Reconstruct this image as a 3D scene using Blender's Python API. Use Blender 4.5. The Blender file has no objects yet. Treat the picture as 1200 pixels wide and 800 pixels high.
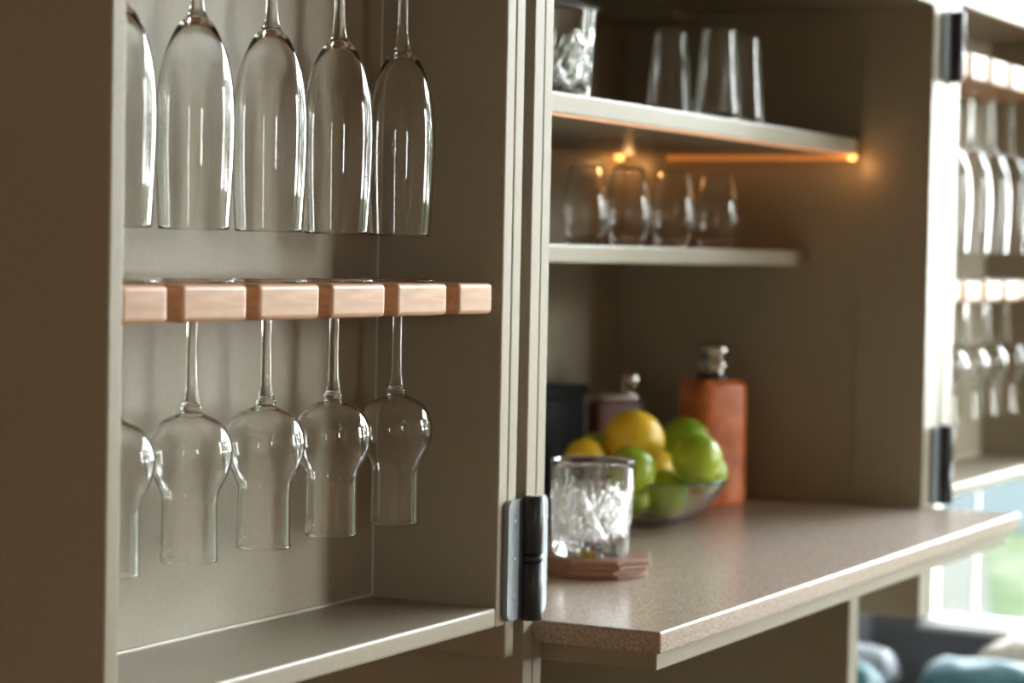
import bpy, bmesh, math, random
from mathutils import Vector, Matrix, noise
random.seed(7)
S = bpy.context.scene
C = S.collection

# ------------------------------------------------------------------ camera
F = Vector((0.8859346, 0.4622487, -0.0380267))
R = Vector((0.4631643, -0.8860477, 0.0199581))
U = Vector((0.0244679, 0.0352942, 0.9990774))
cam_d = bpy.data.cameras.new('camera')
cam = bpy.data.objects.new('camera', cam_d)
C.objects.link(cam)
cam.matrix_world = Matrix(((R.x, U.x, -F.x, 0.0), (R.y, U.y, -F.y, -1.0), (R.z, U.z, -F.z, 0.0), (0, 0, 0, 1)))
cam_d.sensor_fit = 'HORIZONTAL'
cam_d.sensor_width = 36.0
cam_d.lens = 2735.3 / 1200 * 36.0
cam_d.clip_start = 0.02
cam_d.dof.use_dof = True
cam_d.dof.focus_distance = 2.0
cam_d.dof.aperture_fstop = 4.6
cam_d.dof.aperture_blades = 9
S.camera = cam

# ------------------------------------------------------------------ world
W = bpy.data.worlds.new('sky')
S.world = W
W.use_nodes = True
nt = W.node_tree
nt.nodes.clear()
wo = nt.nodes.new('ShaderNodeOutputWorld')
wb = nt.nodes.new('ShaderNodeBackground')
tc = nt.nodes.new('ShaderNodeTexCoord')
sx = nt.nodes.new('ShaderNodeSeparateXYZ')
wr = nt.nodes.new('ShaderNodeValToRGB')
wr.color_ramp.elements[0].position = 0.0
wr.color_ramp.elements[0].color = (1.0, 0.985, 0.96, 1)
wr.color_ramp.elements[1].position = 0.6
wr.color_ramp.elements[1].color = (0.80, 0.89, 1.0, 1)
nt.links.new(tc.outputs['Generated'], sx.inputs[0])
nt.links.new(sx.outputs['Z'], wr.inputs[0])
nt.links.new(wr.outputs[0], wb.inputs['Color'])
wb.inputs['Strength'].default_value = 19.5
nt.links.new(wb.outputs[0], wo.inputs['Surface'])

# window portals (guide the sky light through the window openings)
def portal(name, loc, rot, sx_, sy_):
    l = bpy.data.lights.new(name, 'AREA')
    l.shape = 'RECTANGLE'; l.size = sx_; l.size_y = sy_
    l.cycles.is_portal = True
    o = bpy.data.objects.new(name, l); C.objects.link(o)
    o.location = loc; o.rotation_euler = rot
portal('window_portal', (4.70, -1.25, 0.36), (0, math.radians(90), 0), 2.20, 3.40)
portal('window_portal', (-.80, -3.25, 0.30), (math.radians(90), 0, 0), 0.44, 0.90)
portal('window_portal', (4.07, -3.25, 0.15), (math.radians(90), 0, 0), 0.85, 1.80)

S.view_settings.view_transform = 'Standard'
S.view_settings.look = 'None'
S.view_settings.gamma = 1.0
S.view_settings.use_curve_mapping = False
S.view_settings.exposure = 0.92
S.cycles.max_bounces = 14
S.cycles.diffuse_bounces = 4
S.cycles.glossy_bounces = 6
S.cycles.transmission_bounces = 14
S.cycles.transparent_max_bounces = 12
S.cycles.sample_clamp_indirect = 8.0
S.cycles.use_denoising = True
S.cycles.blur_glossy = 0.3

# ------------------------------------------------------------------ materials
def mat(name, col, rough=0.5, metal=0.0, spec=0.5, coat=0.0, emit=None, estr=0.0):
    m = bpy.data.materials.new(name); m.use_nodes = True
    b = m.node_tree.nodes['Principled BSDF']
    b.inputs['Base Color'].default_value = (*col, 1)
    b.inputs['Roughness'].default_value = rough
    b.inputs['Metallic'].default_value = metal
    b.inputs['Specular IOR Level'].default_value = spec
    b.inputs['Coat Weight'].default_value = coat
    if emit:
        b.inputs['Emission Color'].default_value = (*emit, 1)
        b.inputs['Emission Strength'].default_value = estr
    return m

def noisy(m, scale, c1, c2, stretch=(1, 1, 1), detail=4, bump=0.0, p0=0.35, p1=0.65, rough=None, dist=0.0, bdist=0.002):
    t = m.node_tree; b = t.nodes['Principled BSDF']
    co = t.nodes.new('ShaderNodeTexCoord'); mp = t.nodes.new('ShaderNodeMapping')
    mp.inputs['Scale'].default_value = stretch
    n = t.nodes.new('ShaderNodeTexNoise'); n.inputs['Scale'].default_value = scale
    n.inputs['Detail'].default_value = detail
    n.inputs['Distortion'].default_value = dist
    r = t.nodes.new('ShaderNodeValToRGB')
    r.color_ramp.elements[0].position = p0; r.color_ramp.elements[0].color = (*c1, 1)
    r.color_ramp.elements[1].position = p1; r.color_ramp.elements[1].color = (*c2, 1)
    t.links.new(co.outputs['Object'], mp.inputs[0]); t.links.new(mp.outputs[0], n.inputs['Vector'])
    t.links.new(n.outputs['Fac'], r.inputs[0]); t.links.new(r.outputs[0], b.inputs['Base Color'])
    if bump:
        bu = t.nodes.new('ShaderNodeBump'); bu.inputs['Strength'].default_value = bump
        bu.inputs['Distance'].default_value = bdist
        t.links.new(n.outputs['Fac'], bu.inputs['Height']); t.links.new(bu.outputs[0], b.inputs['Normal'])
    if rough:
        mr = t.nodes.new('ShaderNodeMapRange')
        mr.inputs['To Min'].default_value = rough[0]; mr.inputs['To Max'].default_value = rough[1]
        t.links.new(n.outputs['Fac'], mr.inputs['Value']); t.links.new(mr.outputs[0], b.inputs['Roughness'])
    return m

def glassm(name, col=(1, 1, 1), ior=1.5, rough=0.0):
    m = bpy.data.materials.new(name); m.use_nodes = True
    t = m.node_tree; t.nodes.clear()
    o = t.nodes.new('ShaderNodeOutputMaterial'); g = t.nodes.new('ShaderNodeBsdfGlass')
    g.inputs['Color'].default_value = (*col, 1); g.inputs['IOR'].default_value = ior
    g.inputs['Roughness'].default_value = rough
    t.links.new(g.outputs[0], o.inputs['Surface'])
    return m

def panem(name):
    m = bpy.data.materials.new(name); m.use_nodes = True
    t = m.node_tree; t.nodes.clear()
    o = t.nodes.new('ShaderNodeOutputMaterial'); tr = t.nodes.new('ShaderNodeBsdfTransparent')
    gl = t.nodes.new('ShaderNodeBsdfGlossy'); gl.inputs['Roughness'].default_value = 0.02
    fr = t.nodes.new('ShaderNodeFresnel'); fr.inputs['IOR'].default_value = 1.45
    mx = t.nodes.new('ShaderNodeMixShader')
    tr.inputs['Color'].default_value = (0.97, 0.99, 0.98, 1)
    t.links.new(fr.outputs[0], mx.inputs[0]); t.links.new(tr.outputs[0], mx.inputs[1]); t.links.new(gl.outputs[0], mx.inputs[2])
    t.links.new(mx.outputs[0], o.inputs['Surface'])
    return m

paint = noisy(mat('taupe_lacquer', (0.36, 0.31, 0.245), 0.34, spec=0.45), 220, (0.362, 0.318, 0.236), (0.382, 0.338, 0.253), detail=2, bump=0.05, bdist=0.0005)
bead = mat('pale_bead', (0.62, 0.58, 0.50), 0.3)
wood = noisy(mat('cherry_wood', (0.6, 0.36, 0.22), 0.42), 30, (0.52, 0.275, 0.14), (0.70, 0.42, 0.245), stretch=(0.35, 1, 3.2), detail=8, dist=0.6, bump=0.08)
stone = noisy(mat('composite_worktop', (0.3, 0.22, 0.17), 0.3, spec=0.5), 420, (0.33, 0.245, 0.19), (0.60, 0.49, 0.405), detail=6, p0=0.36, p1=0.62, rough=(0.17, 0.30))
walnut = noisy(mat('walnut_coaster', (0.25, 0.12, 0.07), 0.5), 40, (0.17, 0.075, 0.04), (0.36, 0.18, 0.10), stretch=(4, 0.5, 4), detail=6)
glass = glassm('clear_glass', (0.998, 1.0, 0.998), 1.5)
crystal = glassm('crystal_glass', (0.99, 0.99, 0.99), 1.54)
pane = panem('window_pane_glass')
hmetal = mat('grey_hinge_metal', (0.30, 0.34, 0.36), 0.38, 0.6)
hdark = mat('dark_hinge_barrel', (0.045, 0.05, 0.055), 0.35, 0.3)
steel = mat('polished_steel', (0.62, 0.60, 0.55), 0.16, 1.0)
brass = mat('copper_stud', (0.55, 0.22, 0.08), 0.35, 0.9)
tan = noisy(mat('orange_leather', (0.5, 0.13, 0.035), 0.38, coat=0.15), 28, (0.50, 0.10, 0.02), (0.86, 0.25, 0.06), detail=6, bump=0.15)
maroon = noisy(mat('maroon_leather', (0.10, 0.022, 0.018), 0.42), 50, (0.075, 0.016, 0.014), (0.13, 0.03, 0.024), bump=0.12)
black = mat('blue_black_lacquer', (0.002, 0.005, 0.007), 0.5, spec=0.25)
lime_m = noisy(mat('lime_skin', (0.25, 0.42, 0.02), 0.36, coat=0.2), 14, (0.16, 0.36, 0.012), (0.52, 0.62, 0.03), detail=3, p0=0.3, p1=0.72)
orange_m = noisy(mat('orange_skin', (0.95, 0.45, 0.02), 0.40, coat=0.15), 260, (0.96, 0.58, 0.02), (1.0, 0.70, 0.04), detail=2, bump=0.35, bdist=0.001)
lemon_m = mat('lemon_skin', (0.9, 0.6, 0.05), 0.4)
white_w = mat('white_paint', (0.80, 0.79, 0.75), 0.5)
wallm = mat('brown_wall_paint', (0.22, 0.13, 0.065), 0.7)
bouncew = mat('tan_bounce_wall', (0.70, 0.50, 0.32), 0.7)  # tan chosen to bounce warm light onto the left door's outer side
greyw = mat('slate_wall_paint', (0.16, 0.165, 0.18), 0.6)
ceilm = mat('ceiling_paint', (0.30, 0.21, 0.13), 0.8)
floorm = noisy(mat('oak_floor', (0.30, 0.19, 0.11), 0.5), 4, (0.09, 0.048, 0.024), (0.15, 0.085, 0.045), stretch=(1, 9, 1), detail=6)
teal = noisy(mat('teal_velvet', (0.05, 0.20, 0.22), 0.75), 22, (0.035, 0.115, 0.13), (0.07, 0.18, 0.20), detail=5, bump=0.3)
teal.node_tree.nodes['Principled BSDF'].inputs['Sheen Weight'].default_value = 0.2
cream = noisy(mat('cream_linen', (0.7, 0.6, 0.5), 0.8), 60, (0.62, 0.50, 0.40), (0.78, 0.70, 0.62), bump=0.2)
brownf = mat('brown_fabric', (0.33, 0.17, 0.09), 0.85)
greyf = mat('grey_linen', (0.55, 0.58, 0.62), 0.8)
grassm = noisy(mat('lawn_grass', (0.2, 0.35, 0.08), 0.9, spec=0.0), 3, (0.019, 0.025, 0.012), (0.035, 0.036, 0.025), detail=6)
leafm = noisy(mat('garden_foliage', (0.1, 0.25, 0.06), 0.8), 6, (0.012, 0.022, 0.008), (0.045, 0.060, 0.028), detail=6, bump=0.5)
poolm = mat('pool_water', (0.022, 0.026, 0.0255), 0.5, spec=0.0)
pavem = mat('pale_paving', (0.032, 0.031, 0.026), 0.8, spec=0.0)
led_m = mat('warm_led', (1, 0.5, 0.2), 0.5, emit=(1.0, 0.30, 0.05), estr=0.22)
led_hot = mat('warm_led_lens', (1, 0.6, 0.3), 0.5, emit=(1.0, 0.42, 0.10), estr=2.2)
barkm = mat('bark', (0.16, 0.10, 0.06), 0.9)

# ------------------------------------------------------------------ mesh helpers
def link(name, me, m=None, parent=None, loc=None):
    o = bpy.data.objects.new(name, me); C.objects.link(o)
    if m: me.materials.append(m)
    if parent: o.parent = parent
    if loc: o.location = loc
    return o

def smooth(me, on=True):
    me.polygons.foreach_set('use_smooth', [on] * len(me.polygons))

class MB:
    """collects boxes and lathed shapes into one bmesh"""
    def __init__(s): s.bm = bmesh.new()
    def box(s, x0, x1, y0, y1, z0, z1, bev=0.0, seg=2, edges=None):
        r = bmesh.ops.create_cube(s.bm, size=1.0)
        vs = r['verts']
        for v in vs:
            v.co = Vector(((x0 + x1) / 2 + v.co.x * (x1 - x0), (y0 + y1) / 2 + v.co.y * (y1 - y0), (z0 + z1) / 2 + v.co.z * (z1 - z0)))
        if bev:
            es = {e for v in vs for e in v.link_edges}
            if edges: es = {e for e in es if edges((e.verts[1].co - e.verts[0].co).normalized(), (e.verts[0].co + e.verts[1].co) / 2)}
            bmesh.ops.bevel(s.bm, geom=list(es), offset=bev, segments=seg, profile=0.5, affect='EDGES')
        return s
    def build(s, name, m, parent=None, loc=None, sm=False):
        me = bpy.data.meshes.new(name); s.bm.normal_update(); s.bm.to_mesh(me); s.bm.free()
        if sm: smooth(me)
        return link(name, me, m, parent, loc)

def box(name, m, x0, x1, y0, y1, z0, z1, parent=None, bev=0.0012, seg=2, edges=None):
    """box whose origin lies at its own centre"""
    c = ((x0 + x1) / 2, (y0 + y1) / 2, (z0 + z1) / 2)
    f = (lambda d, p: edges(d, p + Vector(c))) if edges else None
    b = MB().box(x0 - c[0], x1 - c[0], y0 - c[1], y1 - c[1], z0 - c[2], z1 - c[2], bev, seg, f)
    return b.build(name, m, parent, c)

def catmull(pts, n):
    out = []
    P = [pts[0]] + list(pts) + [pts[-1]]
    for i in range(1, len(P) - 2):
        for k in range(n):
            t = k / n
            a, b, c, d = P[i - 1], P[i], P[i + 1], P[i + 2]
            out.append(tuple(0.5 * ((2 * b[j]) + (-a[j] + c[j]) * t + (2 * a[j] - 5 * b[j] + 4 * c[j] - d[j]) * t * t + (-a[j] + 3 * b[j] - 3 * c[j] + d[j]) * t ** 3) for j in (0, 1)))
    out.append(tuple(pts[-1]))
    return out

def lathe(profile, n=48, sm=True, flip=None):
    """profile: (r, z) list; closed at the axis when r == 0"""
    vs, fs, rings = [], [], []
    for r, z in profile:
        if r < 1e-6:
            rings.append([len(vs)]); vs.append((0, 0, z))
        else:
            rings.append(list(range(len(vs), len(vs) + n)))
            vs += [(r * math.cos(2 * math.pi * k / n), r * math.sin(2 * math.pi * k / n), z) for k in range(n)]
    for a, b in zip(rings, rings[1:]):
        for k in range(n):
            q = [a[k % len(a)], a[(k + 1) % len(a)], b[(k + 1) % len(b)], b[k % len(b)]]
            f = []
            for i in q:
                if i not in f: f.append(i)
            if len(f) > 2: fs.append(f)
    area = sum((profile[i + 1][0] + profile[i][0]) * (profile[i + 1][1] - profile[i][1]) for i in range(len(profile) - 1))
    if flip is None: flip = area < 0      # a profile drawn downwards needs its faces turned outwards
    if flip: fs = [f[::-1] for f in fs]
    me = bpy.data.meshes.new('lathe'); me.from_pydata(vs, [], fs); me.update()
    if sm: smooth(me)
    return me

def tag(o, label=None, cat=None, group=None, kind=None):
    if label: o['label'] = label
    if cat: o['category'] = cat
    if group: o['group'] = group
    if kind: o['kind'] = kind
    return o

def empty(name, loc=(0, 0, 0), rz=0.0, label=None, cat=None, group=None):
    o = bpy.data.objects.new(name, None); C.objects.link(o)
    o.location = loc; o.rotation_euler = (0, 0, rz); o.empty_display_size = 0.02
    return tag(o, label, cat, group)

def copy_tree(o, parent=None):
    c = o.copy(); C.objects.link(c); c.parent = parent
    for ch in list(o.children): copy_tree(ch, c)
    return c

# ------------------------------------------------------------------ the room
FZ, CZ = -1.25, 1.55            # floor and ceiling
XL, XR, YF_, YB_ = -1.6, 4.60, -3.10, 0.55
def struct(o, label=None):
    o['kind'] = 'structure'
    if label: o['label'] = label
    return o
struct(box('floor', floorm, XL - .1, XR + .1, YF_ - .1, YB_ + .1, FZ - .06, FZ, bev=0), 'brown oak floor of the room')
struct(box('ceiling', ceilm, XL - .1, XR + .1, YF_ - .1, YB_ + .1, CZ, CZ + .06, bev=0), 'plain off-white ceiling')
struct(box('wall_back', bouncew, XL - .1, 2.4, YB_, YB_ + .1, FZ, CZ, bev=0), 'unseen wall beside and behind the bar cabinet, coloured tan to bounce warm light')  # unseen section, tan so it throws warm light on the left door
struct(box('wall_back', greyw, 2.4, XR + .1, YB_, YB_ + .1, FZ, CZ, bev=0), 'slate grey wall behind the bench')
struct(box('wall_left', wallm, XL - .1, XL, YF_, YB_, FZ, CZ, bev=0), 'brown wall at the near end of the room')
def holed_wall(name, axis, pos, th, a0, a1, z0, z1, holes, m, label):
    """wall slab made of blocks round its window openings"""
    b = MB()
    def bl(p0, p1, q0, q1):
        if p1 - p0 < 1e-4 or q1 - q0 < 1e-4: return
        if axis == 'x': b.box(pos, pos + th, p0, p1, q0, q1)
        else: b.box(p0, p1, pos, pos + th, q0, q1)
    cur = a0
    for h0, h1, k0, k1 in sorted(holes):
        bl(cur, h0, z0, z1); bl(h0, h1, z0, k0); bl(h0, h1, k1, z1); cur = h1
    bl(cur, a1, z0, z1)
    return struct(b.build(name, m), label)
holed_wall('wall_right', 'x', XR, .12, YF_, YB_, FZ, CZ, [(-2.95, .445, -.735, 1.46)], greyw, 'slate grey end wall below and around the garden window')
holed_wall('wall_front', 'y', YF_ - .12, .12, XL, XR, FZ, CZ, [(-1.00, -.64, -.12, .66), (3.65, 4.45, -.75, 1.05)], wallm, 'brown wall opposite the cabinet with two windows')

def window(name, axis, pos, a0, a1, z0, z1, cols, rows, label, fw=0.028):
    t = struct(empty(name), label)
    def bb(nm, m, p0, p1, q0, q1, d0, d1):
        if axis == 'x': return box(nm, m, pos + d0, pos + d1, p0, p1, q0, q1, t, bev=.002)
        return box(nm, m, p0, p1, pos - d1, pos - d0, q0, q1, t, bev=.002)
    bb('frame', white_w, a0, a0 + fw, z0, z1, .01, .07); bb('frame', white_w, a1 - fw, a1, z0, z1, .01, .07)
    bb('frame', white_w, a0 + fw, a1 - fw, z0, z0 + fw * .5, .01, .07); bb('frame', white_w, a0 + fw, a1 - fw, z1 - fw, z1, .01, .07)
    ca = [a0 + (a1 - a0) * k / cols for k in range(cols + 1)] if isinstance(cols, int) else cols
    ra = [z0 + (z1 - z0) * k / rows for k in range(rows + 1)]
    for a in ca[1:-1]: bb('mullion', white_w, a - fw * .22, a + fw * .22, z0 + fw * .5, z1 - fw, .034, .046)
    for z in ra[1:-1]: bb('glazing_bar', white_w, a0 + fw, a1 - fw, z - .006, z + .006, .025, .055)
    for i in range(len(ca) - 1):
        for j in range(len(ra) - 1):
            bb('pane', pane, max(ca[i] + .006, a0 + fw), min(ca[i + 1] - .006, a1 - fw), max(ra[j] + .006, z0 + fw * .5), min(ra[j + 1] - .006, z1 - fw), .038, .042)
    return t
window('window_1', 'x', XR, -2.95, .445, -.735, 1.46, [-2.95, -2.13, -1.30, -.48, .345, .445], 1, 'large garden window at the far end of the bench', fw=.012)
window('window_2', 'y', YF_, 3.65, 4.45, -.75, 1.05, 3, 4, 'wide window with glazing bars opposite the cabinet')
window('window_3', 'y', YF_, -1.00, -.64, -.12, .66, 2, 3, 'small window with glazing bars at the near end of the front wall')
struct(box('trim_1', white_w, XR - .02, XR + .01, -2.95, .445, -.748, -.735, bev=.002), 'thin white window sill')

# ------------------------------------------------------------------ outdoors
struct(box('lawn', grassm, 4.9, 40, -25, 25, -1.62, -1.55, bev=0), 'pale green lawn outside the window')
struct(box('terrace', pavem, -20, 4.8, -30, -2.9, -1.62, -1.55, bev=0), 'pale paved terrace outside the front windows')
me = bpy.data.meshes.new('path')
pv = [(5.0, .30), (24.0, 6.1), (24.0, 9.0), (5.0, 1.8)]
me.from_pydata([(x, y, z) for z in (-1.56, -1.535) for x, y in pv], [], [(0, 3, 2, 1), (4, 5, 6, 7)] + [(i, (i + 1) % 4, (i + 1) % 4 + 4, i + 4) for i in range(4)])
struct(link('path', me, pavem), 'pale paved path outside the window')
struct(box('garden_pool', poolm, 13.2, 19.5, -2.5, 3.9, -1.56, -1.52, bev=0), 'pale turquoise swimming pool out in the garden')
def tree(loc, h, r, label, seed, name='garden_tree'):
    t = empty(name, loc, 0, label, 'tree', None)
    box('trunk', barkm, -.09, .09, -.09, .09, 0, h * .5, t, bev=.03)
    bm = bmesh.new(); rnd = random.Random(seed)
    for k in range(9):
        M = Matrix.Translation((rnd.uniform(-r, r) * .6, rnd.uniform(-r, r) * .6, h * .45 + rnd.uniform(0, h * .5))) @ Matrix.Scale(r * rnd.uniform(.45, .7), 4)
        q = bmesh.ops.create_icosphere(bm, subdivisions=3, radius=1.0, matrix=M)
        for v in q['verts']:
            v.co += Vector((noise.noise(v.co * 5), noise.noise(v.co * 5 + Vector((9, 0, 0))), noise.noise(v.co * 5 + Vector((0, 7, 0))))) * r * .22
    me = bpy.data.meshes.new('crown'); bm.to_mesh(me); bm.free(); smooth(me)
    link('crown', me, leafm, t)
for i, (x, y, h, r) in enumerate(((9.5, -2.6, 3.2, 1.1), (13.5, -7.6, 4.6, 1.6), (8.0, -6.4, 2.6, .9))):  # out of view, added to break up the window's reflections in the glasses
    tree((x, y, -1.55), h, r, ['tall unseen tree added outside the end window, nearest the pool', 'largest unseen tree added outside the end window, furthest off', 'short unseen tree added outside the end window, nearest the front corner'][i], 20 + i)
for i, (x, y, h, r) in enumerate(((-3.0, -8.6, 3.0, 1.2), (2.0, -10.5, 3.8, 1.3), (7.4, -14, 3.6, 1.4))):
    tree((x, y, -1.55), h, r, ['round green tree furthest from the front window', 'tall green tree between the other two front garden trees', 'low green tree outside the front window'][i], 10 + i)

# ------------------------------------------------------------------ bar cabinet
ZT = -0.3487       # worktop surface
GX0, GX1, FX0, FX1 = 1.9516, 1.9902, 3.174, 3.238
CT = .357          # underside of the top panel
cab = empty('bar_cabinet', (2.56, .25, FZ), 0, 'taupe built-in bar cabinet standing open with its two box doors folded back', 'cabinet')
def P(name, m, *a, parent=cab, **k):
    """box given in room coordinates, parented without moving"""
    o = box(name, m, *a, **k)
    o.parent = parent
    base = Vector(parent.location)
    q = parent.parent
    while q: base += Vector(q.location); q = q.parent
    o.location = Vector(o.location) - base
    return o
P('side_panel', paint, GX0, 1.9714, 0, .49, FZ, CT + .05)
P('side_panel', paint, 1.9726, GX1, 0, .4818, ZT, CT)
P('side_panel', paint, 1.9726, GX1, 0, .4818, FZ, -.3695)
P('side_panel', paint, FX0, 3.2055, 0, .1024, ZT, CT)
P('side_panel', paint, FX0, 3.2055, 0, .1024, -.505, -.3695)
P('side_panel', paint, 3.2065, FX1, 0, .49, -.505, CT + .05)
P('side_panel', paint, 3.182, 3.2055, .1024, .4818, ZT, CT)
P('side_panel', paint, 3.182, 3.2055, .1024, .4818, -.505, -.3695)
P('top_panel', paint, 1.9714, 3.2065, 0, .4818, CT, CT + .05, bev=.003)
P('back_panel', paint, 1.9714, 3.2055, .4818, .50, -.505, CT)
P('lower_back_panel', paint, 1.9714, 2.92, .4818, .50, FZ, -.505)
P('divider_panel', paint, 2.8790, 2.9150, 0, .4818, FZ, -.3885)
P('top_cleat', paint, 3.09, 3.1815, .36, .4815, .342, .3565)
# shelves
sh1 = P('shelf', paint, GX1, 3.1815, .1024, .4816, .1475, .1702, bev=.002)
sh2 = P('shelf', paint, GX1, 3.1815, .1812, .4816, -.0105, .0105, bev=.002)
# LED profile under the upper shelf: along the right wall and along the front lip
P('led_strip', led_m, 3.164, 3.173, .112, .40, .1405, .1473, parent=sh1, bev=0)
P('led_strip', led_m, 2.0, 3.15, .1045, .1075, .1455, .1474, parent=sh1, bev=0)
for i, (x, y) in enumerate(((3.150, .108), (3.150, .470))):
    mm = lathe([(0, 0), (.006, 0), (.0065, -.003), (.0045, -.007), (0, -.008)], 16)
    o = link('led_lens', mm, led_hot, sh1)
    o.location = Vector((x, y, .1474)) - Vector(sh1.location) - Vector(cab.location)
def lamp(loc, e, r, col=(1.0, .48, .17)):
    l = bpy.data.lights.new('led_light', 'POINT'); l.energy = e; l.color = col; l.shadow_soft_size = r
    o = bpy.data.objects.new('led_light', l); C.objects.link(o); o.location = loc
lamp((3.142, .100, .131), .022, .012)
lamp((3.150, .455, .132), .02, .006)

l = bpy.data.lights.new('led_strip_light', 'AREA'); l.shape = 'RECTANGLE'; l.size = .010; l.size_y = .28; l.energy = .010; l.color = (1.0, .48, .17)
o = bpy.data.objects.new('led_strip_light', l); C.objects.link(o); o.location = (3.155, .26, .1395)
# doors (each a shallow box)
def door(x0, x1, panels_l, panels_r, zb_out, ztop, hl):
    d = empty('cabinet_door', Vector(((x0 + x1) / 2, .07, -.34)) - Vector(cab.location))
    d.parent = cab
    for a, b, z in panels_l + panels_r: P('side_panel', paint, a, b, 0, .1515, z, ztop + .02, parent=d, bev=.0018)
    xi0, xi1 = panels_l[-1][1], panels_r[0][0]
    P('back_panel', paint, xi0, xi1, .1338, .150, -.3448, ztop + .02, parent=d)
    P('bottom_shelf', paint, xi0, xi1, -.0004, .1338, -.3462, -.3275, parent=d, bev=.0035, seg=4)
    P('top_panel', paint, xi0, xi1, 0, .1338, ztop, ztop + .02, parent=d, bev=.002)
    P('joint_bead', bead, xi0, xi1, .1312, .1345, -.3285, -.3248, parent=d, bev=.0012)  # thin pale strip where the back panel meets the shelf
    P('corner_bead', bead, xi1 - .0012, xi1 + .0004, .1322, .1345, -.3275, ztop, parent=d, bev=0)
    return d
dl = door(1.3089, 1.9318, [(1.3089, 1.3256, -.40)], [(1.8955, 1.9133, -.3462), (1.9143, 1.9318, -.378)], 0, .372, 1)
dr = door(3.248, 3.97, [(3.248, 3.267, -.3506), (3.268, 3.300, -.3506)], [(3.920, 3.970, -.3506)], 0, .371, 0)

def hinge(xc, z0, z1, xa, xb, label):
    """two flat leaves and a barrel; xc barrel axis, xa / xb outer edges of the leaves"""
    h = empty('hinge', Vector((xc, -.012, (z0 + z1) / 2)) - Vector(cab.location)); h.parent = cab
    h['label'] = label
    hz = (z1 - z0) / 2
    vert = lambda d, p: abs(d.y) > .9
    for a, b in ((xa - xc, -.008), (.008, xb - xc)):
        m = MB().box(a, b, .006, .0118, -hz, hz)
        es = [e for e in m.bm.edges if abs((e.verts[1].co - e.verts[0].co).y) > .001 and ((a < 0 and e.verts[0].co.x < a + .001) or (a > 0 and e.verts[0].co.x > b - .001))]
        bmesh.ops.bevel(m.bm, geom=es, offset=.0085, segments=6, profile=.5, affect='EDGES')
        m.build('hinge_leaf', hmetal, h)
        for zz in (-hz * .62, 0, hz * .62):
            s = link('screw', lathe([(0, .0008), (.0028, .0008), (.0034, 0), (.0034, -.003), (0, -.003)], 14), hmetal, h, ((a + b) / 2 + (.001 if a > 0 else -.001), .0058, zz))
            s.rotation_euler = (math.radians(90), 0, 0)
            s.scale = (1, 1, .4)
    segs = [(-hz - .002, -.004), (-.0035, .0035), (.004, hz + .002)]
    for a, b in segs:
        link('barrel', lathe([(0, a), (.0092, a), (.0105, a + .0015), (.0105, b - .0015), (.0092, b), (0, b)], 24), hdark, h)
    return h
hinge(1.9435, -.342, -.2295, 1.906, 1.9865, 'dark grey lower hinge between left door and cabinet')
hinge(3.2435, -.345, -.236, 3.206, 3.281, 'lower hinge of the right door')
hinge(3.2435, .256, .352, 3.206, 3.281, 'upper hinge of the right door')

# ------------------------------------------------------------------ worktop
wt = empty('worktop', (2.59, .17, ZT), 0, 'speckled brown composite worktop running through the cabinet and over its front', 'worktop')
P('slab', stone, 1.9726, 3.2050, -.1321, .4816, -.3695, ZT, parent=wt, bev=.0022, seg=3)
P('support_panel', paint, GX1, 3.172, -.121, .4, -.3883, -.3695, parent=wt, bev=.0015)

# ------------------------------------------------------------------ glass racks
def rack(name, fingers, z0, z1, label, x_end):
    t = empty(name, ((fingers[0][0] + fingers[-1][1]) / 2, .065, z0), 0, label, 'glass rack', 'wooden racks for stemmed glasses')
    b = Vector(t.location)
    ed = lambda d, p: abs(d.z) > .9 or p.y < .005
    for a, c in fingers:
        P('rack_finger', wood, a, c, .0015, .1130, z0, z1, parent=t, bev=.0038, seg=3)
    P('rack_rail', wood, fingers[0][0], x_end, .1130, .1336, z0, z1, parent=t, bev=.001)
    return t
L = [(1.3262, 1.3807), (1.3986, 1.4826), (1.4989, 1.5858), (1.6038, 1.6889), (1.7087, 1.7949), (1.8166, 1.8796)]
xr = [3.350 + .1085 * k for k in range(6)]
Rf = [(3.3006, xr[0] - .009)] + [(xr[k] + .009, xr[k + 1] - .009) for k in range(5)]
rack('glass_rack', L, -.0562, -.0283, 'light wooden slotted rack in the left door above the tulip glasses', 1.8796)
rack('glass_rack', L, .2760, .3063, 'slotted wooden rack at the top of the left door holding flutes', 1.8796)
rack('glass_rack', Rf, -.0600, -.0300, 'blurred slotted wooden rack in the right door above the tulip glasses', Rf[-1][1])
rack('glass_rack', Rf, .2690, .3063, 'blurred slotted wooden rack at the top of the right door', Rf[-1][1])

# ------------------------------------------------------------------ stemmed glasses (hang upside down)
TW = .0011   # wall thickness
def shell(prof, tw):
    """outer profile down to the rim, round the lip and back up inside; prof runs from the stem joint to the rim"""
    out = catmull(prof, 5)
    inner = []
    k0 = next(i for i, p in enumerate(out) if p[0] > .011)
    zj = out[0][1]
    for r, z in reversed(out[k0:]):
        q = max(0.0, 1 - (zj - z) / .030)          # the glass thickens towards the stem
        ir = r - tw - .0022 * q * q
        if ir > .004: inner.append((ir, z - .0030 * q * q))
    inner = [p for i, p in enumerate(inner) if i == 0 or p[0] < inner[i - 1][0] + .01]
    zc = inner[-1][1] + .0002
    lip = [(out[-1][0] - tw * .25, out[-1][1] - tw * .35), (out[-1][0] - tw * .75, out[-1][1] - tw * .35)]
    inner[-1] = (inner[-1][0], inner[-1][1])
    cap = [(inner[-1][0] * .75, inner[-1][1] + .0022), (inner[-1][0] * .4, inner[-1][1] + .0036), (0, inner[-1][1] + .0042)]
    return out + lip + inner + cap
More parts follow.
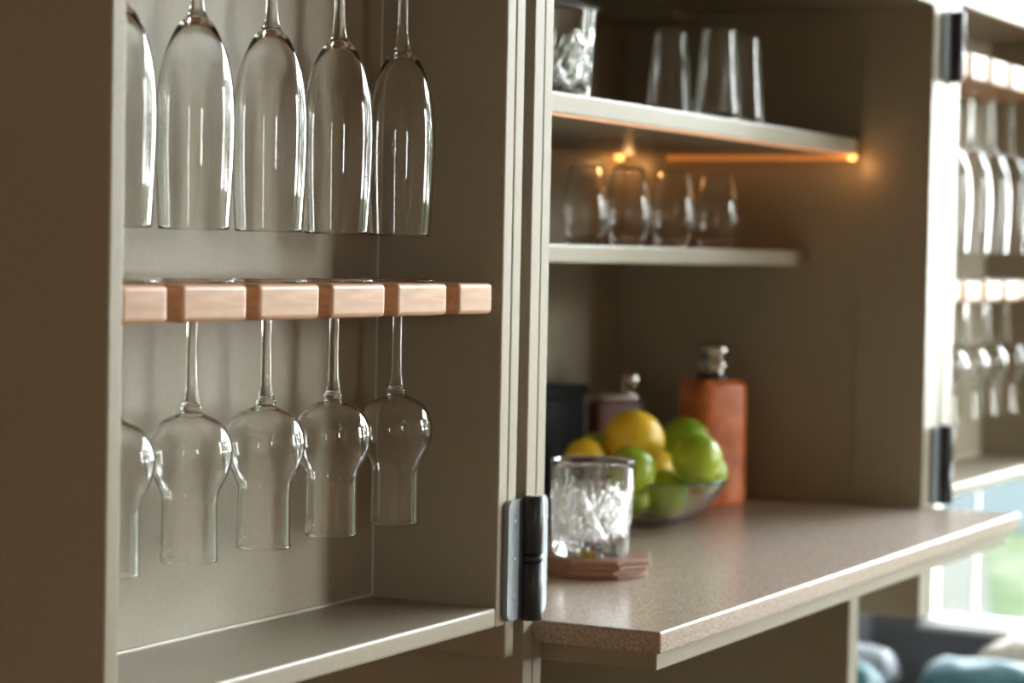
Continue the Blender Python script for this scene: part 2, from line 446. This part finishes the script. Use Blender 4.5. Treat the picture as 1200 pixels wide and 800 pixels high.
def stemware(name, zfoot, stem_prof, bowl_prof):
    """zfoot = height of the foot's underside resting on the rack; all parts join without caps"""
    t = empty(name, (0, 0, zfoot))
    sp = [(r, z - zfoot) for r, z in stem_prof]; bp = [(r, z - zfoot) for r, z in bowl_prof]
    r0, zz0 = sp[0]
    foot = [(0, .0042), (.012, .0036), (.0325, .0030), (.0336, .0018), (.0325, .0004), (.026, .0002), (.014, -.0004), (.007, -.002), (r0, zz0)]
    link('foot', lathe(foot, 56, flip=True), glass, t)
    link('stem', lathe(catmull(sp, 3), 32, flip=True), glass, t)
    link('bowl', lathe(shell(bp, TW), 72, flip=True), glass, t)
    return t
ZR = -.0283
grappa = stemware('tulip_glass', ZR,
    [(.0052, -.0345), (.0043, -.045), (.0041, -.070), (.0043, -.095), (.0050, -.112), (.0072, -.1225)],
    [(.0072, -.1225), (.0088, -.1250), (.0078, -.1275), (.0105, -.1300), (.0180, -.1330), (.0255, -.1385), (.0305, -.147), (.0329, -.1575), (.0322, -.168),
     (.0294, -.1775), (.0254, -.1855), (.0226, -.1920), (.0216, -.1990), (.0217, -.215), (.0219, -.232), (.0224, -.2445)])
ZF = .3063
flute = stemware('champagne_flute', ZF,
    [(.0056, .300), (.0045, .285), (.0042, .250), (.0044, .215), (.0050, .195), (.0066, .182), (.0095, .1755)],
    [(.0095, .1755), (.0118, .1735), (.0150, .1695), (.0195, .1610), (.0238, .1500), (.0275, .1350), (.0298, .1180), (.0308, .0980), (.0306, .0760), (.0298, .0540), (.0286, .0320), (.0275, .0135)])
def glass_row(proto, xs, labels, cat, group, first, y=.058):
    for i, x in enumerate(xs):
        o = proto if (first and i == 0) else copy_tree(proto)
        o.location = (x, y, proto.location.z); o.rotation_euler = (0, 0, i * .7)
        tag(o, labels[i], cat, group)
lx = [1.3897, 1.4906, 1.5948, 1.6988, 1.8057]
rx = [xr[k] for k in (1, 2, 3, 4)]
order = ['partly hidden behind the near side panel', 'second from the near side panel', 'third, in the middle of the row', 'fourth, last but one before the corner', 'last one, against the dark side panel']
glass_row(grappa, lx, ['clear tulip glass in left door\'s lower row, ' + s for s in order], 'tulip glass', 'tulip glasses in the left door', True)
glass_row(flute, lx, ['clear champagne flute in left door\'s upper row, ' + s for s in order], 'champagne flute', 'flutes in the left door', True)
orderr = ['nearest the hinge', 'second from the hinge', 'third from the hinge', 'fourth from the hinge, at the frame edge']
glass_row(grappa, rx, ['blurred tulip glass in right door\'s lower row, ' + s for s in orderr], 'tulip glass', 'tulip glasses in the right door', False)
glass_row(flute, rx, ['blurred champagne flute in right door\'s upper row, ' + s for s in orderr], 'champagne flute', 'flutes in the right door', False)

# ------------------------------------------------------------------ cut crystal tumblers
def seg_d(px, py, ax, ay, bx, by):
    dx, dy = bx - ax, by - ay
    t = max(0., min(1., ((px - ax) * dx + (py - ay) * dy) / (dx * dx + dy * dy)))
    return math.hypot(px - ax - t * dx, py - ay - t * dy), t
def cut_depth(s, t):
    """s in [-1,1] across one of six panels, t height 0..1 : depth of the cut"""
    w = .0235                      # half panel width in metres
    x, y = s * w, (t - .43) * .098
    d = 0.0
    def groove(ax, ay, bx, by, hw, dep, taper=False):
        nonlocal d
        q, tt = seg_d(x, y, ax, ay, bx, by)
        h = hw * (1 - .75 * tt) if taper else hw
        if q < h: d = max(d, dep * (1 - q / h))
    if t > .76 or t < .045: return 0.0
    for k in (-1, 0, 1):           # triple diagonal cuts forming the X
        o = k * .0052
        groove(-w, -.040 + o, w, .030 + o * .6, .0026, .0026)
        groove(w, -.040 + o, -w, .030 + o * .6, .0026, .0026)
    for a in (-48, -24, 0, 24, 48):  # feather fan above the crossing
        r = .031 - abs(a) * .00018
        groove(0, .002, math.sin(math.radians(a)) * r, .002 + math.cos(math.radians(a)) * r, .0027, .0024, True)
    for a in (-40, -14, 14, 40):   # short fan below
        groove(0, -.014, math.sin(math.radians(a)) * .022, -.014 - math.cos(math.radians(a)) * .022, .0024, .0015, True)
    if abs(s) > .52 and abs(y + .004) < .024:      # hobnail diamonds beside the X
        u_, v_ = (x + y) / .0056, (x - y) / .0056
        g = max(1 - abs(u_ - round(u_)) / .32, 1 - abs(v_ - round(v_)) / .32, 0)
        d = max(d, g * .0012)
    return d
def tumbler_mesh():
    n, m = 264, 74
    H, R0, R1, th = .102, .0415, .0470, .0036
    vs, fs = [], []
    for j in range(m + 1):
        t = j / m
        for i in range(n):
            a = 2 * math.pi * i / n
            s = ((i / n * 6) % 1.0) * 2 - 1
            r = R0 + (R1 - R0) * t - cut_depth(s, t)
            if t < .03: r -= (1 - t / .03) * .0015
            vs.append((r * math.cos(a), r * math.sin(a), t * H))
    for j in range(m):
        for i in range(n):
            fs.append((j * n + i, j * n + (i + 1) % n, (j + 1) * n + (i + 1) % n, (j + 1) * n + i))
    prof = [(R1 - .0007, H + .0008), (R1 - .0021, H + .0008), (R1 - th, H - .0004)]
    zi = .013
    for k in range(1, 12):
        z = H + (zi + .003 - H) * k / 11; prof.append((R0 + (R1 - R0) * z / H - th - .0016 * min(1, k / 3), z))
    prof += [(prof[-1][0] - .003, zi), (.02, zi - .001)]
    prev = m * n
    for r, z in prof:
        b = len(vs)
        vs += [(r * math.cos(2 * math.pi * i / n), r * math.sin(2 * math.pi * i / n), z) for i in range(n)]
        fs += [(prev + i, prev + (i + 1) % n, b + (i + 1) % n, b + i) for i in range(n)]
        prev = b
    vs.append((0, 0, zi - .0015)); fs += [(prev + i, prev + (i + 1) % n, len(vs) - 1) for i in range(n)]
    vs.append((0, 0, .0025)); c = len(vs) - 1
    b = len(vs); vs += [(.03 * math.cos(2 * math.pi * i / n), .03 * math.sin(2 * math.pi * i / n), 0.0003) for i in range(n)]
    fs += [((i + 1) % n, i, b + i, b + (i + 1) % n) for i in range(n)]
    fs += [(b + (i + 1) % n, b + i, c) for i in range(n)]
    me = bpy.data.meshes.new('cut_tumbler'); me.from_pydata(vs, [], fs); me.update()
    me.polygons.foreach_set('use_smooth', [k >= m * n for k in range(len(fs))])
    return me
tm = tumbler_mesh()
COZ = .0224
t1 = tag(link('crystal_tumbler', tm, crystal, None, (2.2966, .0962, ZT + COZ)), 'cut crystal whisky tumbler with star pattern standing on the wooden coasters', 'tumbler', 'cut crystal tumblers')
t1.rotation_euler = (0, 0, math.radians(207 + 30))
t2 = t1.copy(); C.objects.link(t2); t2.location = (2.352, .1815, .1702); t2.rotation_euler = (0, 0, 1.0)
t2['label'] = 'cut crystal tumbler on the top shelf, half hidden by the door post'

# coasters: four octagonal wooden tiles stacked
def coaster(w, h):
    bm = bmesh.new(); c = w * .29; a = w / 2
    pts = [(a - c, -a), (a, -a + c), (a, a - c), (a - c, a), (-a + c, a), (-a, a - c), (-a, -a + c), (-a + c, -a)]
    vs = [bm.verts.new((x, y, 0)) for x, y in pts]; f = bm.faces.new(vs)
    q = bmesh.ops.extrude_face_region(bm, geom=[f])
    for v in [g for g in q['geom'] if isinstance(g, bmesh.types.BMVert)]: v.co.z = h
    bmesh.ops.recalc_face_normals(bm, faces=bm.faces)
    bmesh.ops.bevel(bm, geom=list(bm.edges), offset=.0009, segments=2, profile=.5, affect='EDGES')
    me = bpy.data.meshes.new('coaster'); bm.to_mesh(me); bm.free(); me.materials.append(walnut); return me
cm = coaster(.118, .0050)
for k, (s, dx, dy, rz) in enumerate(((.955, .003, .002, .05), (.975, -.002, .001, -.03), (.99, .001, -.001, .02), (1.0, 0, 0, 0))):
    o = bpy.data.objects.new('coaster', cm); C.objects.link(o)
    o.location = (2.2985 + dx, .0905 + dy, ZT + .0056 * k); o.scale = (s, s, 1)
    o.rotation_euler = (0, 0, math.radians(24) + rz)
    tag(o, 'octagonal walnut coaster, ' + ['bottom one of the stack on the worktop', 'second from the bottom of the stack', 'third from the bottom of the stack', 'topmost of the stack, right under the crystal tumbler'][k], 'coaster', 'wooden coasters under the tumbler')

# ------------------------------------------------------------------ tumblers on the shelves
def open_glass(name, prof, tw, base, zin):
    out = catmull(prof, 5)
    inner = [(r - tw, z) for r, z in reversed(out) if z > zin]
    lip = [(out[-1][0] - tw * .25, out[-1][1] + tw * .3), (out[-1][0] - tw * .75, out[-1][1] + tw * .3)]
    r, z = inner[-1]
    me = lathe([(0, .0008), (base * .8, .0003)] + out + lip + inner + [(r * .8, zin - .001), (r * .4, zin - .003), (0, zin - .0035)], 56)
    me.materials.append(glass)
    return me
sm_ = open_glass('stemless', [(.016, 0), (.0195, .001), (.0245, .012), (.0285, .030), (.0292, .043), (.0275, .062), (.0235, .082), (.0195, .1005)], .0011, .016, .0075)
for k, (x, y) in enumerate(((2.645, .280), (2.700, .246), (2.800, .228), (2.945, .226))):
    o = bpy.data.objects.new('stemless_glass', sm_); C.objects.link(o); o.location = (x, y, .0105)
    tag(o, 'egg-shaped stemless glass on the middle shelf, ' + ['nearest the left post', 'second from the left post', 'third from the left post', 'farthest from the left post'][k], 'stemless glass', 'stemless glasses on the middle shelf')
cn = open_glass('conical', [(.024, 0), (.0282, .001), (.0302, .007), (.0300, .020), (.0275, .055), (.0245, .088), (.0222, .120)], .0012, .024, .011)
for k, (x, y) in enumerate(((2.790, .232), (2.780, .160), (2.890, .171))):
    o = bpy.data.objects.new('tapered_glass', cn); C.objects.link(o); o.location = (x, y, .1702)
    tag(o, 'clear glass narrowing towards its rim on the top shelf, ' + ['leftmost of the trio', 'middle one of the trio', 'rightmost of the trio'][k], 'glass', 'tapered glasses on the top shelf')

# ------------------------------------------------------------------ fruit bowl
bc = (2.757, .243)
bowl_me = lathe([(0, .002), (.030, .0005), (.036, 0), (.040, .002)] + catmull([(.040, .002), (.062, .010), (.084, .026), (.101, .044), (.112, .062)], 5)[1:] +
    [(.1114, .0632), (.1102, .0632)] + [(r - .0022, z + .0006) for r, z in reversed(catmull([(.040, .0055), (.062, .0125), (.084, .0275), (.101, .045), (.112, .062)], 5))] + [(.02, .0045), (0, .0045)], 72)
bowl = tag(link('fruit_bowl', bowl_me, glass, None, (bc[0], bc[1], ZT)), 'round clear glass bowl on the worktop filled with limes and an orange', 'bowl')
def fruit(name, m, x, y, z, r, el, rot, label, cat, grp=None, tip=0.0):
    bm = bmesh.new(); bmesh.ops.create_uvsphere(bm, u_segments=40, v_segments=28, radius=1.0)
    for v in bm.verts:
        n_ = v.co.normalized(); q = 1 + .018 * noise.noise(n_ * 1.7 + Vector((x * 50, y * 50, 0)))
        v.co = Vector((n_.x * q, n_.y * q, n_.z * q * el))
        e = abs(n_.z)
        if e > .9: v.co.z += math.copysign((e - .9) / .1 * tip, n_.z)
        v.co *= r
    me = bpy.data.meshes.new(name); bm.to_mesh(me); bm.free(); smooth(me)
    t = link(name, me, m, None, (x, y, z)); t.rotation_euler = rot
    st = link('stem_end', lathe([(0, .0012), (.0028, .0010), (.0036, 0), (.002, -.002), (0, -.002)], 10), barkm if cat == 'orange' else lime_m, t, (0, 0, r * (el + tip) - .0004))
    tag(t, label, cat, grp)
LG = 'limes in the glass bowl'
fruit('orange', orange_m, 2.7262, .2440, -.2380, .0405, .97, (.4, .9, 0), 'large bright yellow-orange fruit on top of the bowl behind the tumbler', 'orange')
fruit('lime', lime_m, 2.7297, .1559, -.2573, .0320, 1.03, (.5, 1.1, .3), 'yellowish-green lime highest at the bowl\'s right front', 'lime', LG, .04)
fruit('lime', lime_m, 2.8761, .2383, -.2482, .0325, 1.04, (1.1, .3, .2), 'darker green lime behind the highest front one, against the leather flask', 'lime', LG, .04)
fruit('lime', lime_m, 2.7709, .2176, -.3097, .0320, 1.03, (1.4, .2, 1.1), 'big green lime low at the front, seen through the glass bowl', 'lime', LG, .03)
fruit('lime', lime_m, 2.6678, .2187, -.2718, .0305, 1.02, (.8, .9, .5), 'green lime just right of the crystal tumbler under the orange', 'lime', LG, .03)
fruit('lime', lime_m, 2.7833, .1644, -.2803, .0258, 1.03, (1.2, .6, .5), 'small lime at the bowl\'s right rim, tucked under the highest front lime', 'lime', LG, .03)
fruit('lime', lime_m, 2.7420, .3050, -.2620, .0300, 1.02, (.6, .9, .5), 'lime behind the orange, peeping over the crystal tumbler\'s rim', 'lime', LG, .03)
fruit('lime', lime_m, 2.7180, .2435, -.3141, .0255, 1.02, (.3, .9, .5), 'small lime at the bottom of the bowl beside the tumbler', 'lime', LG, .03)
fruit('lemon', lemon_m, 2.8311, .2586, -.2840, .0275, 1.03, (1.2, .9, .5), 'yellow lemon mostly hidden between orange and front lime', 'lemon', None, .05)
fruit('orange', orange_m, 2.6700, .2850, -.2590, .0260, .97, (.4, .2, 0), 'small second orange behind the tumbler, only its top over the rim', 'orange')

# ------------------------------------------------------------------ flasks and box
def rounded(name, m, w, d, h, r, parent, z0=0.0, top=.012):
    b = MB(); b.box(-w / 2, w / 2, -d / 2, d / 2, z0, z0 + h)
    es = [e for e in b.bm.edges if abs((e.verts[1].co - e.verts[0].co).z) > .01]
    bmesh.ops.bevel(b.bm, geom=es, offset=r, segments=8, profile=.5, affect='EDGES')
    es = [e for e in b.bm.edges if all(v.co.z > z0 + h - 1e-5 for v in e.verts) and len(e.link_faces) == 2 and any(len(f.verts) > 8 for f in e.link_faces)]
    bmesh.ops.bevel(b.bm, geom=es, offset=top, segments=5, profile=.5, affect='EDGES')
    es = [e for e in b.bm.edges if all(v.co.z < z0 + 1e-5 for v in e.verts)]
    bmesh.ops.bevel(b.bm, geom=es, offset=.003, segments=2, profile=.5, affect='EDGES')
    return b.build(name, m, parent, sm=True)
fl = empty('leather_flask', (3.045, .268, ZT), math.radians(-32), 'orange-brown leather covered flask with silver screw cap behind the fruit bowl', 'flask')
rounded('body', tan, .088, .070, .176, .022, fl)
cap_ = link('cap', lathe(catmull([(.0185, .174), (.0190, .182), (.0165, .186), (.0160, .190)], 3) + catmull([(.0205, .192), (.0215, .197), (.0190, .203), (.0165, .206), (.0200, .210), (.0225, .2165), (.0205, .2235), (.012, .2275), (0, .2285)], 4), 40), steel, fl)
link('neck', lathe([(.0200, .172), (.0225, .174), (.0225, .183), (.0195, .186)], 32), hdark, fl)
for z in (.132, .042):
    o = link('strap_stud', lathe([(0, .009), (.0045, .008), (.006, .004), (.0045, 0), (.003, -.002), (0, -.002)], 16), brass, fl, (.044, -.008, z)); o.rotation_euler = (0, math.radians(90), 0)
sf = empty('hip_flask', (2.955, .375, ZT), math.radians(-32), 'small maroon leather hip flask with steel top, behind the orange', 'hip flask')
rounded('body', maroon, .088, .030, .146, .012, sf, top=.006)
rounded('shoulder', steel, .066, .024, .010, .010, sf, z0=.145, top=.004)
link('neck', lathe([(.009, .150), (.009, .166), (0, .166)], 24), steel, sf, (.018, 0, 0))
box('cap_lever', steel, .008, .020, -.006, .006, .155, .181, sf, bev=.003)
link('cap', lathe([(.0105, .163), (.0125, .165), (.0125, .180), (.0105, .183), (0, .1835)], 28), steel, sf, (.022, 0, 0))
bx = empty('black_box', (2.69, .422, ZT), 0, 'dark blue-black box at the back of the worktop behind the tumbler', 'box')
box('body', black, -.155, .155, -.052, .052, 0, .158, bx, bev=.003)
box('lid', black, -.158, .158, -.056, .056, .1585, .1725, bx, bev=.004)

# ------------------------------------------------------------------ bench and cushions
be = empty('window_bench', (3.9, .1, FZ), 0, 'low bench under the garden window, strewn with cushions', 'bench')
P('seat', greyw, 3.05, 4.58, -.30, .545, -.94, -.90, parent=be, bev=.006)
P('front_panel', greyw, 3.05, 4.58, -.28, -.26, FZ, -.94, parent=be)
P('side_panel', greyw, 3.05, 3.07, -.26, .545, FZ, -.94, parent=be)
def cushion(name, m, loc, w, d, h, rot, label, seed, m2=None):
    n = 26; bm = bmesh.new(); g = {}
    for sgn in (1, -1):
        for i in range(n + 1):
            for j in range(n + 1):
                u_, v_ = i / n * 2 - 1, j / n * 2 - 1
                if sgn < 0 and (abs(u_) == 1 or abs(v_) == 1): g[(sgn, i, j)] = g[(1, i, j)]; continue
                k = ((1 - u_ ** 4) * (1 - v_ ** 4)) ** .5
                pin = 1 - .07 * (1 - abs(u_ * v_)) * (u_ * u_ + v_ * v_) / 2
                w_ = noise.noise(Vector((u_ * 2, v_ * 2, seed))) * .12 + noise.noise(Vector((u_ * 5, v_ * 5, seed + 3))) * .05
                g[(sgn, i, j)] = bm.verts.new((u_ * w / 2 * pin, v_ * d / 2 * pin, sgn * h / 2 * k * (1 + w_) + w_ * h * .3 * k))
        for i in range(n):
            for j in range(n):
                q = [g[(sgn, i, j)], g[(sgn, i + 1, j)], g[(sgn, i + 1, j + 1)], g[(sgn, i, j + 1)]]
                if sgn < 0: q.reverse()
                bm.faces.new(q)
    me = bpy.data.meshes.new(name); bm.to_mesh(me); bm.free(); smooth(me)
    if m2:
        me.materials.append(m); me.materials.append(m2)
        for p in me.polygons: p.material_index = 1 if p.normal.z < .15 else 0
        o = link(name, me, None, None, loc)
    else: o = link(name, me, m, None, loc)
    o.rotation_euler = rot
    return tag(o, label, 'cushion', 'cushions on the bench')
cushion('cushion', teal, (4.24, .205, -.805), .24, .25, .13, (.05, .12, .3), 'plump teal velvet cushion in the middle of the bench', 1)
cushion('cushion', teal, (4.06, .445, -.785), .20, .20, .12, (.2, .30, .1), 'teal velvet cushion beside the cabinet\'s divider post', 2)
cushion('cushion', greyf, (4.40, .485, -.800), .26, .10, .07, (.1, .25, .2), 'pale grey cushion peeking out behind the teal ones', 3)
cushion('cushion', cream, (4.47, .13, -.790), .20, .30, .13, (0, .1, .1), 'cream cushion with brown underside under the window sill', 4, brownf)
cushion('cushion', teal, (4.13, -.06, -.815), .28, .22, .11, (0, .05, -.3), 'teal velvet cushion lying lowest at the picture\'s right edge', 5)
